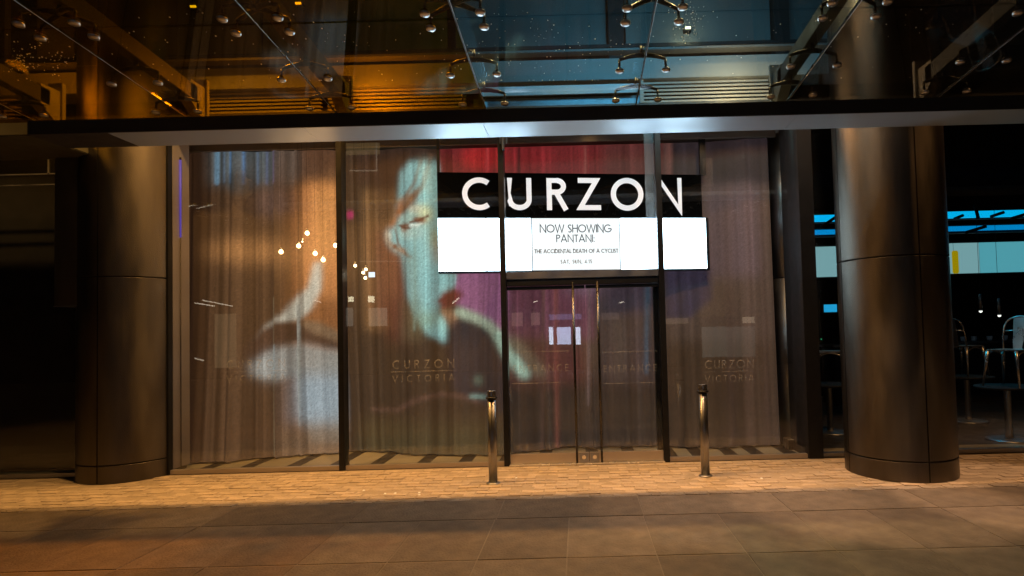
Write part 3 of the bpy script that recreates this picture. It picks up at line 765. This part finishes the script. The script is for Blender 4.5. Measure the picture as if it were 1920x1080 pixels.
# ------------------------------------------------------------------ canopy
GY1, GY0 = 5.27, 4.90; GZ0, GZ1 = 3.245, 3.36
SLOPE = .094
def cz(y): return GZ1+.012+SLOPE*(GY0+.02-y)
can = thing('glass_canopy', 'sloping glass entrance canopy on steel arms with long gutter beam above the pavement', 'canopy', (0, 0, 0))
JX = [-5.86, -4.58, -3.30, -2.02, -.745, .53, 1.82, 3.10, 4.38]
GXL = at(112, 285, 5.2).x
gxs = [GXL]+[x-.17 for x in (-3.30, -.70, 1.82)]+[4.38, 7.2]
gxs = [GXL, -3.95, -2.3, at(912, 248, 5.1).x, 1.9, 4.38, 7.2]
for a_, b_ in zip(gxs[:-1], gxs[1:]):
    part('gutter_underside', B(a_+.002, b_-.002, GY0+.004, GY1, GZ0, GZ0+.05), GUTDARK if b_ < -3.9 else GUTTER, can)  # left end takes the darker metal: its dimness is put into the colour
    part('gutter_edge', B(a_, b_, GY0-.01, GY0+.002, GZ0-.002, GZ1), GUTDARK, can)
part('gutter_trough', B(GXL, 7.2, GY0+.004, GY1, GZ0+.052, GZ1), GUTDARK, can)
rowsY = [(3.70, 4.955), (2.35, 3.69), (1.0, 2.34)]
ex = [-7.14]+JX+[5.66, 6.94]
for i in range(len(ex)-1):
    a_, b_ = ex[i], ex[i+1]
    mt = AMBER if b_ < -.7 else (TEAL if b_ < 2.0 else SMOKE)
    for y0, y1 in rowsY:
        z0, z1 = cz(y0), cz(y1)
        o = MB().hexa([(a_+.006, y0+.005, z0), (b_-.006, y0+.005, z0), (b_-.006, y1-.005, z1), (a_+.006, y1-.005, z1), (a_+.006, y0+.005, z0+.016), (b_-.006, y0+.005, z0+.016), (b_-.006, y1-.005, z1+.016), (a_+.006, y1-.005, z1+.016)])
        part('glass_pane', o, mt, can)
edgeg = mat('joint_silicone', (.03, .03, .032), .3)
brt = mat('pane_edge', (.55, .6, .62), .15, .3)
for x in ex[1:-1]:
    y0, y1 = 1.0, 4.95
    part('joint_seal', MB().hexa([(x-.0045, y0, cz(y0)+.001), (x+.0045, y0, cz(y0)+.001), (x+.0045, y1, cz(y1)+.001), (x-.0045, y1, cz(y1)+.001), (x-.0045, y0, cz(y0)+.014), (x+.0045, y0, cz(y0)+.014), (x+.0045, y1, cz(y1)+.014), (x-.0045, y1, cz(y1)+.014)]), edgeg, can)
    part('pane_edge', MB().tube([(x+.0055, y0, cz(y0)-.001), (x+.0055, y1, cz(y1)-.001)], .0016, 5), brt, can)
# outrigger arms, end brackets and spider fittings
arm_top = .17
def arm_z(y): return cz(y)+arm_top
sp_rows = [(4.82, 'half'), (4.36, 'half'), (3.70, 'full'), (3.05, 'half'), (2.35, 'full')]
disc_me = MB().lathe([(.0, -.020), (.020, -.019), (.031, -.014), (.033, -.006), (.033, -.001)], 20).mesh('disc', mat('disc_steel', (.5, .5, .5), .3, 1))
stem_me = MB().lathe([(.009, 0), (.009, .062)], 10).mesh('bolt', SPID)
def spider_mesh(full):
    mb = MB(); y_ = .075 if full else 0.0
    for sx in (-1, 1):
        for sy in ((-1, 1) if full else (0,)):
            mb.tube([(0, 0, .10), (sx*.05, sy*y_*.4, .098), (sx*.12, sy*y_*.8, .084), (sx*.175, sy*y_, .064)], [.020, .018, .014, .012], 8)
    mb.tube([(0, 0, .085), (0, 0, arm_top)], .016, 10)
    return mb.mesh('arm_piece', SPID)
spm = {True: spider_mesh(True), False: spider_mesh(False)}
pl = MB()
for x in JX:
    y0, y1 = 1.2, 5.02
    mid = x in (-.745, .53)
    if mid:
        part('glass_fin', MB().hexa([(x-.006, y0, cz(y0)+.03), (x+.006, y0, cz(y0)+.03), (x+.006, y1, cz(y1)+.03), (x-.006, y1, cz(y1)+.03), (x-.006, y0, arm_z(y0)+.12), (x+.006, y0, arm_z(y0)+.12), (x+.006, y1, arm_z(y1)+.16), (x-.006, y1, arm_z(y1)+.16)]), GLASS, can)
    else: part('outrigger_arm', MB().hexa([(x-.045, y0, arm_z(y0)), (x+.045, y0, arm_z(y0)), (x+.045, y1, arm_z(y1)), (x-.045, y1, arm_z(y1)), (x-.045, y0, arm_z(y0)+.10), (x+.045, y0, arm_z(y0)+.10), (x+.045, y1, arm_z(y1)+.14), (x-.045, y1, arm_z(y1)+.14)]), ARMP, can, .004)
    if not mid: br = part('arm_bracket', B(x-.010-.06, x+.06, 5.12, 5.16, GZ1-.01, GZ1+.42), CREAM, can, .003)
    if not mid: part('gusset', MB().hexa([(x-.045, 4.93, arm_z(4.93)-.02), (x+.045, 4.93, arm_z(4.93)-.02), (x+.045, 5.118, GZ1+.02), (x-.045, 5.118, GZ1+.02), (x-.045, 4.93, arm_z(4.93)+.16), (x+.045, 4.93, arm_z(4.93)+.16), (x+.045, 5.118, GZ1+.34), (x-.045, 5.118, GZ1+.34)]), CREAM, br)
    for y, k in sp_rows:
        s_ = put('spider_fitting', spm[k == 'full'], can, (x, y, cz(y)+.016), (-math.atan(SLOPE), 0, 0))
        for sx in (-1, 1):
            for sy in ((-1, 1) if k == 'full' else (0,)):
                put('disc', disc_me, s_, (sx*.175, sy*.075, -.017)); put('bolt', stem_me, s_, (sx*.175, sy*.075, 0))
# dust and drips caught in lamp light on the glass
dm, nt, out = nodes('dust_on_glass')
d1 = nt.nodes.new('ShaderNodeBsdfDiffuse'); d2 = nt.nodes.new('ShaderNodeBsdfTranslucent'); mx = nt.nodes.new('ShaderNodeMixShader')
d1.inputs[0].default_value = (.8, .8, .75, 1); d2.inputs[0].default_value = (.9, .9, .85, 1)
nt.links.new(d1.outputs[0], mx.inputs[1]); nt.links.new(d2.outputs[0], mx.inputs[2]); nt.links.new(mx.outputs[0], out.inputs[0])
dust = MB()
def canopy_pt(px, py):
    d = ray(px, py); k = GZ1+.012+SLOPE*(GY0+.02); t_ = (k-EYE)/(d.z+SLOPE); return d.x*t_, t_
for cx_, cy_, sx, sy, n in ((1290, 38, 20, 22, 90), (48, 108, 18, 16, 70), (112, 108, 16, 14, 30), (960, 90, 60, 50, 60), (1100, 110, 80, 45, 60), (700, 90, 150, 60, 60), (1500, 60, 200, 50, 50), (300, 80, 200, 60, 60)):
    for k in range(n):
        x_, y_ = canopy_pt(random.gauss(cx_, sx), min(150, max(-30, random.gauss(cy_, sy))))
        s_ = random.uniform(.0012, .0046); z_ = cz(y_)-.002
        dust.add([(x_-s_, y_, z_), (x_, y_-s_*1.6, z_), (x_+s_, y_, z_), (x_, y_+s_*1.6, z_)], [(0, 1, 2, 3)])
tag(part('glass_dust', dust, dm, None), 'bright dust specks and dried drips on the underside of the canopy glass', 'dust', kind='stuff')

# ------------------------------------------------------------------ wall above the canopy
wall = thing('upper_facade', 'dark metal facade above the canopy with grey beam, louvres and cladding panels', 'building', (0, 0, 0))
part('back_wall', B(-14, 12, FY+.62, FY+.8, 3.96, 10), DARK, wall)
part('head_beam', B(-5.3, XM[5]+.08, FY-.06, FY+.55, 3.955, 4.0), GUTDARK, wall)
part('ceiling_edge', B(XM[5]+.08, 12, FY-.06, FY+.55, 3.955, 4.0), GUTDARK, wall)
zb0, zb1 = 4.26, 4.50
part('flange_beam', B(-9, 9, FY-.10, FY+.2, zb0, zb1), PAINTG, wall, .004)
part('beam_shelf', B(-9, 9, FY-.22, FY-.102, zb1+.03, zb1+.055), SOFFIT, wall)
part('flange_beam', B(-9, 9, FY-.02, FY+.3, zb1+.16, zb1+.20), DARK, wall)
def XU(px): return (px-1085-18)/FPX*(FY+.2)
lm = None
slat_w = {}
for a_, b_, mt in ((-60, 78, CREAM), (412, 638, CREAM), (652, 905, CREAM), (1232, 1462, CREAM)):
    x0, x1 = XU(a_), XU(b_)
    for k in range(6):
        z = 4.015+k*.042
        mb = MB().hexa([(x0, FY-.03, z), (x1, FY-.03, z), (x1, FY+.05, z+.026), (x0, FY+.05, z+.026), (x0, FY-.03, z+.022), (x1, FY-.03, z+.022), (x1, FY+.05, z+.036), (x0, FY+.05, z+.036)])
        part('louvre_slat', mb, mt, wall)
part('kick_panel', B(XU(920), XU(1225), FY-.03, FY, 4.01, 4.10), mat('polished_ledge', (.16, .20, .24), .4, .6, .3, 12), wall)
part('kick_panel', B(XU(940), XU(1215), FY-.12, FY-.10, 4.10, 4.20), mat('pale_board', (.34, .40, .44), .5), wall)
part('post', B(XU(935)-.03, XU(935)+.02, FY-.07, FY-.03, 4.0, 4.26), GUTDARK, wall)
part('post', B(XU(1225), XU(1232), FY-.07, FY-.03, 4.0, 4.26), CREAM, wall)
for a_, b_ in ((-120, 40), (95, 165), (345, 515), (522, 598), (660, 868), (885, 1168), (1205, 1478), (1512, 1690), (1720, 1900)):
    part('cladding_panel', B(XU(a_), XU(b_), FY+.12, FY+.16, 4.74, 5.6), SOFFIT, wall, .003)
for a_ in (20, 630, 1186, 1494):
    part('pilaster', B(XU(a_-14), XU(a_+14), FY+.02, FY+.18, 4.5, 6.2), DARK, wall)
# small wall lamps seen glowing through the canopy
for px, py, c_, st, lab in ((1290, 52, (1, .75, .38), 7, 'small warm wall lamp glowing through dusty glass above the doors'), (362, 12, (.75, .62, .04), 3, 'small yellow-green lamp glowing above the left column'), (559, 6, (1, .55, .05), 4, 'small orange lamp glowing at the top edge left of centre')):
    p = at(px, py, FY+.02); t = thing('wall_lamp', lab, 'lamp', p, 0)
    part('lamp_lens', MB().tube([(-.03, 0, 0), (.03, 0, 0)], .013, 10), emis('wall_lamp_'+lab.split()[1], c_, st), t); part('lamp_body', B(-.04, .04, .012, .10, -.02, .02), DARK, t)

# ------------------------------------------------------------------ left: dark neighbouring bay
lft = thing('dark_bay', 'unlit glazed bay left of the left column with thin metal frames', 'shopfront', (0, 0, 0))
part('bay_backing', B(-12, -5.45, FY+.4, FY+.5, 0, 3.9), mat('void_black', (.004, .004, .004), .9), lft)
part('bay_glass', B(-12, -5.56, FY+.05, FY+.062, .05, 3.5), GLASS, lft)
part('bay_sill', B(-12, -5.4, FY-.02, FY+.12, 0, .045), STEEL2, lft)
for yy in (327, 347):
    p = at(60, yy, FY+.04); part('bay_rail', B(-12, -5.80, FY+.03, FY+.045, p.z-.006, p.z+.006), STEEL2, lft)
p = at(92, 327, FY+.04); part('bay_post', B(p.x-.01, p.x+.01, FY+.03, FY+.045, p.z, 3.6), STEEL2, lft)
pa = at(101, 575, 6.25); pb = at(146, 290, 6.25)
db = thing('downstand_box', 'dark metal downstand hanging from the ceiling left of the left column', 'downstand')
part('downstand_casing', B(pa.x, pb.x+.10, 6.25, 6.60, pa.z, 3.6), BRONZE, db, .004); part('downstand_trim', B(pa.x, pb.x+.10, 6.244, 6.249, pa.z-.004, pa.z+.006), STEEL, db)
p = at(125, 275, 5.9); q = at(0, 262, 5.9)
sl = part('soffit_slab', B(-10, p.x, 5.55, 6.3, p.z-.0, p.z+.16), mat('olive_soffit', (.06, .055, .03), .5), None, .01); tag(sl, 'dull olive soffit slab lit from above at the far left edge', 'soffit')

# ------------------------------------------------------------------ right: cafe bay
pier = thing('interior_column', 'slim round metal column inside the glass right of the curtain', 'column', (2.66, 7.38, 0))
part('column_core', MB().lathe([(.205, 0), (.205, 3.9)], 40), GAP, pier)
for z0, z1 in ((0, at(1483, 520, 7.2).z-.006), (at(1483, 520, 7.2).z+.006, 3.9)): part('cladding_panel', MB().lathe([(.205, z0), (.212, z0+.002), (.212, z1-.002), (.205, z1)], 40), BRONZE_IN, pier)
part('partition', B(2.3, 3.06, 7.70, 7.8, 0, 3.9), DARK, front)
p0 = at(1478, 852, 6.95); p1 = at(1500, 824, 6.95)
t = thing('floor_box', 'small dark box with a pale edge on the floor by the slim inner column', 'box')
part('box_body', B(p0.x, p1.x, 6.95, 7.1, .004, p1.z), DARK, t); part('box_edge', MB().tube([(p0.x, 6.945, .01), (p0.x, 6.945, p1.z), (p1.x, 6.945, p1.z), (p1.x, 6.945, .01)], .004, 6), STEEL2, t)
cafe = thing('cafe_shopfront', 'dark glazed cafe front behind and right of the free-standing bronze column', 'shopfront', (0, 0, 0))
part('glass_pane', B(XM[5]+.085, 5.0, FY+.05, FY+.062, .05, 3.94), GLASS, cafe); part('glass_pane', B(5.01, 8.8, FY+.05, FY+.062, .05, 3.94), GLASS, cafe)
part('base_rail', B(XM[5]+.085, 8.8, FY+.02, FY+.09, 0, .04), STEEL2, cafe)
tag(part('cafe_floor', B(XM[5]+.1, 14, FY+.08, 12.2, -.002, .002), mat('cafe_boards', (.05, .045, .04), .45), None), kind='structure')
tag(part('cafe_back_wall', B(2.9, 15, 12.0, 12.2, 0, 3.9), mat('cafe_wall', (.003, .003, .004), .9, spec=0), None), kind='structure')
tag(part('cafe_ceiling', B(XM[5]+.3, 15, FY+.6, 12.2, 3.82, 3.94), mat('cafe_ceiling_black', (.003, .003, .004), .9, spec=0), None), kind='structure')
part('sill_strip', B(XM[5]+.1, 8.8, FY+.10, FY+.42, .003, .008), tp, bpy.data.objects['cafe_floor'])
a_ = at(1518, 518, 10.5); b_ = at(1518, 461, 10.5)
mb_s = thing('menu_light_box', 'long pale cyan illuminated menu board high on the cafe wall', 'menu board', (a_.x, 10.5, 0))
cyl = emis('cyan_panel', (.10, .42, .50), .85); cyp = emis('pale_cyan_panel', (.22, .44, .47), .85)
lens_ = [0, .55, 2.6, 3.06, 4.3, 5.5]
zc0, zc1 = a_.z-.02, b_.z-.02
for i in range(5): part('light_panel', B(lens_[i]+.004, lens_[i+1]-.004, 0, .06, zc0, zc1), cyp if i < 3 else cyl, mb_s)
part('board_case', B(-.03, 5.55, .005, .14, zc0-.03, zc1+.03), DARK, mb_s)
tpx_ = at(1796, 490, 10.4); part('yellow_tab', B(tpx_.x-a_.x-.055, tpx_.x-a_.x+.055, -.04, -.02, tpx_.z-.21, tpx_.z+.20), emis('yellow_tab', (.40, .30, .0), .8), mb_s, .015)
for yy, hh, nm, lab, cc in ((402, .10, 'strip_light', 'upper bright cyan strip light under the cafe ceiling', (.0, .50, .95)), (428, .07, 'strip_light', 'lower blue strip light between the upper strip and the menu board', (.0, .25, .62))):  # cyan ceiling reflections, modelled as glowing strips
    p = at(1800, yy, 9.6)
    t = thing(nm, lab, 'strip light', (0, 0, 0), 0, 'cyan strips in the cafe')
    for q0, q1 in ((3.6, 5.3), (5.31, 6.6), (6.61, 9.0)): part('tube', B(q0, q1, 9.6, 9.68, p.z-hh/2, p.z+hh/2), emis('strip_'+lab.split()[0], cc, .95), t)
    part('strip_case', B(3.55, 9.05, 9.685, 9.75, p.z-.07, p.z+.07), DARK, t)
# hanging ducts crossing in front of the strips
dct = thing('ceiling_pipes', 'thin dark pipes and rods hanging across the cyan strips', 'pipes')
for (x0, y0), (x1, y1) in (((1790, 410), (1805, 404)), ((1828, 385), (1834, 408)), ((1858, 406), (1882, 398)), ((1895, 410), (1935, 398)), ((1810, 436), (1850, 424)), ((1540, 425), (1572, 404))):
    a2, b2 = at(x0, y0, 9.3), at(x1, y1, 9.1); part('pipe', MB().tube([a2, b2], .025, 8), DARK, dct)
p = at(1557, 578, 10); t = thing('small_screen', 'small glowing blue screen seen between the pier and the right column', 'screen', p)
part('display', B(-.11, .11, -.004, 0, -.065, .065), emis('blue_screen', (.02, .45, .85), .8), t); part('casing', B(-.12, .12, .001, .03, -.075, .075), BLACK, t)
p = at(1540, 636, 8.2); t = thing('indicator_lamp', 'tiny green indicator lamp on the pier side', 'lamp', p); part('lens', MB().lathe([(0, -.008), (.008, 0), (0, .008)], 10), emis('green_led', (.05, .8, .3), 2), t); part('socket', B(-.012, .012, .008, .02, -.012, .012), DARK, t)
for px, py, lab in ((1839, 586, 'small cafe pendant hanging left of the chair back'), (1874, 594, 'faint cafe pendant nearest the chair back')):
    p = at(px, py, 9.5); t = thing('pendant_lamp', lab, 'lamp', p, 0, 'pendants in the cafe')
    part('shade', MB().lathe([(.03, .03), (.022, .26), (.012, .30)], 16), STEEL2, t); part('glow', MB().lathe([(0, -.004), (.022, .01), (.024, .028)], 14), emis('pendant_glow', (.85, .9, .8), 2.2 if px < 1850 else .5), t)
    part('cord', MB().tube([(0, 0, .3), (0, 0, 3.82-p.z)], .003, 6), DARK, t)
ctr = thing('cafe_counter', 'long low dark counter at the back of the cafe', 'counter', (0, 0, 0))
part('counter_body', B(4.6, 9, 10.6, 11.2, 0, 1.05), DARK, ctr); part('counter_top', B(4.55, 9.05, 10.55, 11.25, 1.055, 1.09), STEEL2, ctr)
cup_me = MB().lathe([(.03, 0), (.045, .02), (.05, .08), (.046, .085), (.04, .03)], 14).mesh('cup', mat('cup_white', (.7, .75, .78), .3))
for i, (px, lab) in enumerate(((1806, 'leftmost of the pale cups on the cafe counter'), (1826, 'second pale cup from the left on the cafe counter'), (1855, 'pale cup on the counter just left of the chair'), (1884, 'pale cup seen through the chair back'))):
    p = at(px, 632, 10.8); o = put('cup', cup_me, None, (p.x, 10.8, 1.092)); tag(o, lab, 'cup', 'cups on the cafe counter')

CHM = mat('chair_steel', (.42, .40, .37), .30, .9, .15, 8)
def make_chair(label, loc, rz):
    t = thing('metal_chair', label, 'chair', loc, rz, 'metal chairs stacked on cafe tables')
    s_ = MB().hexa([(-.17, -.17, .425), (.17, -.18, .425), (.17, .18, .425), (-.17, .17, .425), (-.165, -.165, .445), (.175, -.18, .445), (.175, .18, .445), (-.165, .165, .445)])
    part('seat', s_, CHM, t, .006)
    for sx, sy in ((1, 1), (1, -1), (-1, 1), (-1, -1)):
        part('leg', MB().tube([(sx*.16, sy*.16, .425), (sx*.175, sy*.175, .28), (sx*.215, sy*.205, 0)], [.026, .020, .010], 8), CHM, t)
    for sy in (1, -1):
        part('arch_brace', MB().tube([(.165, sy*.17, .33)]+[(.16*math.cos(a), sy*.172, .33+.085*math.sin(a)) for a in np.linspace(.2, PI-.2, 9)]+[(-.165, sy*.17, .33)], .008, 6), CHM, t)
    bf = [(-.16, -.16, .44), (-.19, -.175, .58), (-.225, -.17, .72)]+[(-.245-.01*math.sin(a), -.165*math.cos(a), .74+.10*math.sin(a)) for a in np.linspace(.15, PI-.15, 13)]+[(-.225, .17, .72), (-.19, .175, .58), (-.16, .16, .44)]
    part('back_frame', MB().tube(bf, .011, 8), CHM, t)
    part('back_rail', MB().tube([(-.215, -.165, .66), (-.245, -.08, .67), (-.252, 0, .672), (-.245, .08, .67), (-.215, .165, .66)], .008, 8), CHM, t)
    part('back_splat', MB().hexa([(-.165, -.05, .44), (-.160, -.05, .44), (-.160, .05, .44), (-.165, .05, .44), (-.258, -.075, .83), (-.252, -.075, .83), (-.252, .075, .83), (-.258, .075, .83)]), CHM, t)
    return t
def make_table(label, loc, zt=.66):
    t = thing('pedestal_table', label, 'table', loc, 0, 'pedestal tables in the cafe')
    part('table_top', MB().lathe([(.0, zt-.03), (.33, zt-.03), (.345, zt-.022), (.345, zt-.006), (.335, zt), (0, zt)], 40), DARK, t)
    part('pedestal', MB().lathe([(.045, .03), (.038, .08), (.038, zt-.06), (.10, zt-.032)], 20), STEEL2, t)
    part('foot', MB().lathe([(.25, .002), (.25, .014), (.20, .024), (.05, .035)], 40), STEEL2, t)
    return t
tx = at(1893, 826, 7.2).x
make_table('round pedestal table at the far right edge carrying an upright metal chair', (tx, 7.2, .002))
c0 = make_chair('metal cafe chair with blue-lit back standing on the rightmost table', (tx+.02, 7.15, .664), math.radians(205))
def more_chair(x, y, z, rz, label):
    c = copy_tree(c0); c.location = (x, y, z); c.rotation_euler[2] = rz; c['label'] = label
x2 = at(1553, 700, 8.0).x
make_table('round pedestal table seen in the gap between the pier and the right column', (x2, 8.0, .002))
more_chair(x2+.03, 8.0, .664, math.radians(160), 'dark metal chair on the table in the gap left of the right column')
x3 = at(1812, 700, 8.6).x
make_table('round pedestal table deeper in the cafe just right of the bronze column', (x3, 8.6, .002))
more_chair(x3-.02, 8.6, .664, math.radians(20), 'dim metal chair on the deeper table just right of the bronze column')

# ------------------------------------------------------------------ across the street, behind the camera
opp = thing('opposite_building', 'dark building across the street whose few lit windows reflect in the glass', 'building', (0, 0, 0))
part('wall', B(-30, 24, -9.8, -9.2, 0, 14), mat('opposite_wall', (.03, .03, .03), .8), opp)
VY = 2*FY+9.19                            # depth at which those windows are seen mirrored
for x0, y0, x1, y1, c_, st in ((404, 588, 443, 690, (.9, .62, .32), .55), (692, 577, 726, 612, (.95, .8, .6), .9), (647, 577, 662, 612, (.9, .8, .65), .8), (654, 556, 663, 566, (1, .9, .6), 7), (691, 555, 702, 567, (1, .9, .6), 7), (650, 268, 712, 291, (.9, .6, .25), .7), (960, 586, 980, 612, (.9, .5, .4), .9), (996, 586, 1012, 610, (.9, .5, .4), .9), (1128, 586, 1160, 600, (.8, .5, .4), .5), (1317, 612, 1362, 670, (.75, .75, .65), .45), (1362, 612, 1414, 670, (.75, .72, .62), .35), (1392, 594, 1414, 606, (1, .75, .5), 1.3), (1030, 613, 1037, 646, (.7, .8, 1), 9), (1045, 613, 1070, 646, (.6, .7, 1), 7), (1080, 613, 1088, 646, (.7, .8, 1), 9), (1030, 588, 1090, 600, (.45, .45, .9), 1.2), (1240, 596, 1290, 608, (.9, .6, .4), .6), (560, 618, 590, 690, (.8, .5, .3), .2)):
    p0 = at(x0, y1, VY); p1 = at(x1, y0, VY)
    part('window', B(p0.x, p1.x, -9.19, -9.15, p0.z, p1.z), emis('lit_window_%d_%d' % (x0, y0), c_, st), opp)
# thin strip lights that mirror as short slanted streaks
for (x0, y0), (x1, y1), st in (((365, 568), (402, 574), 4), ((380, 563), (436, 574), 3.5), ((590, 563), (602, 567), 3), ((848, 569), (861, 558), 6), ((675, 490), (770, 490), .5), ((365, 672), (382, 676), 1.5), ((1000, 567), (1008, 564), 6), ((1160, 568), (1170, 566), 6), ((655, 320), (707, 320), 1.0), ((706, 268), (706, 320), .8)):
    a2, b2 = at(x0, y0, VY-.5), at(x1, y1, VY-.5)
    a2.y = b2.y = 2*FY-(VY-.5)
    part('strip_light', MB().tube([a2, b2], .022, 6), emis('street_strip_%d' % x0, (1, .86, .66), st), opp)
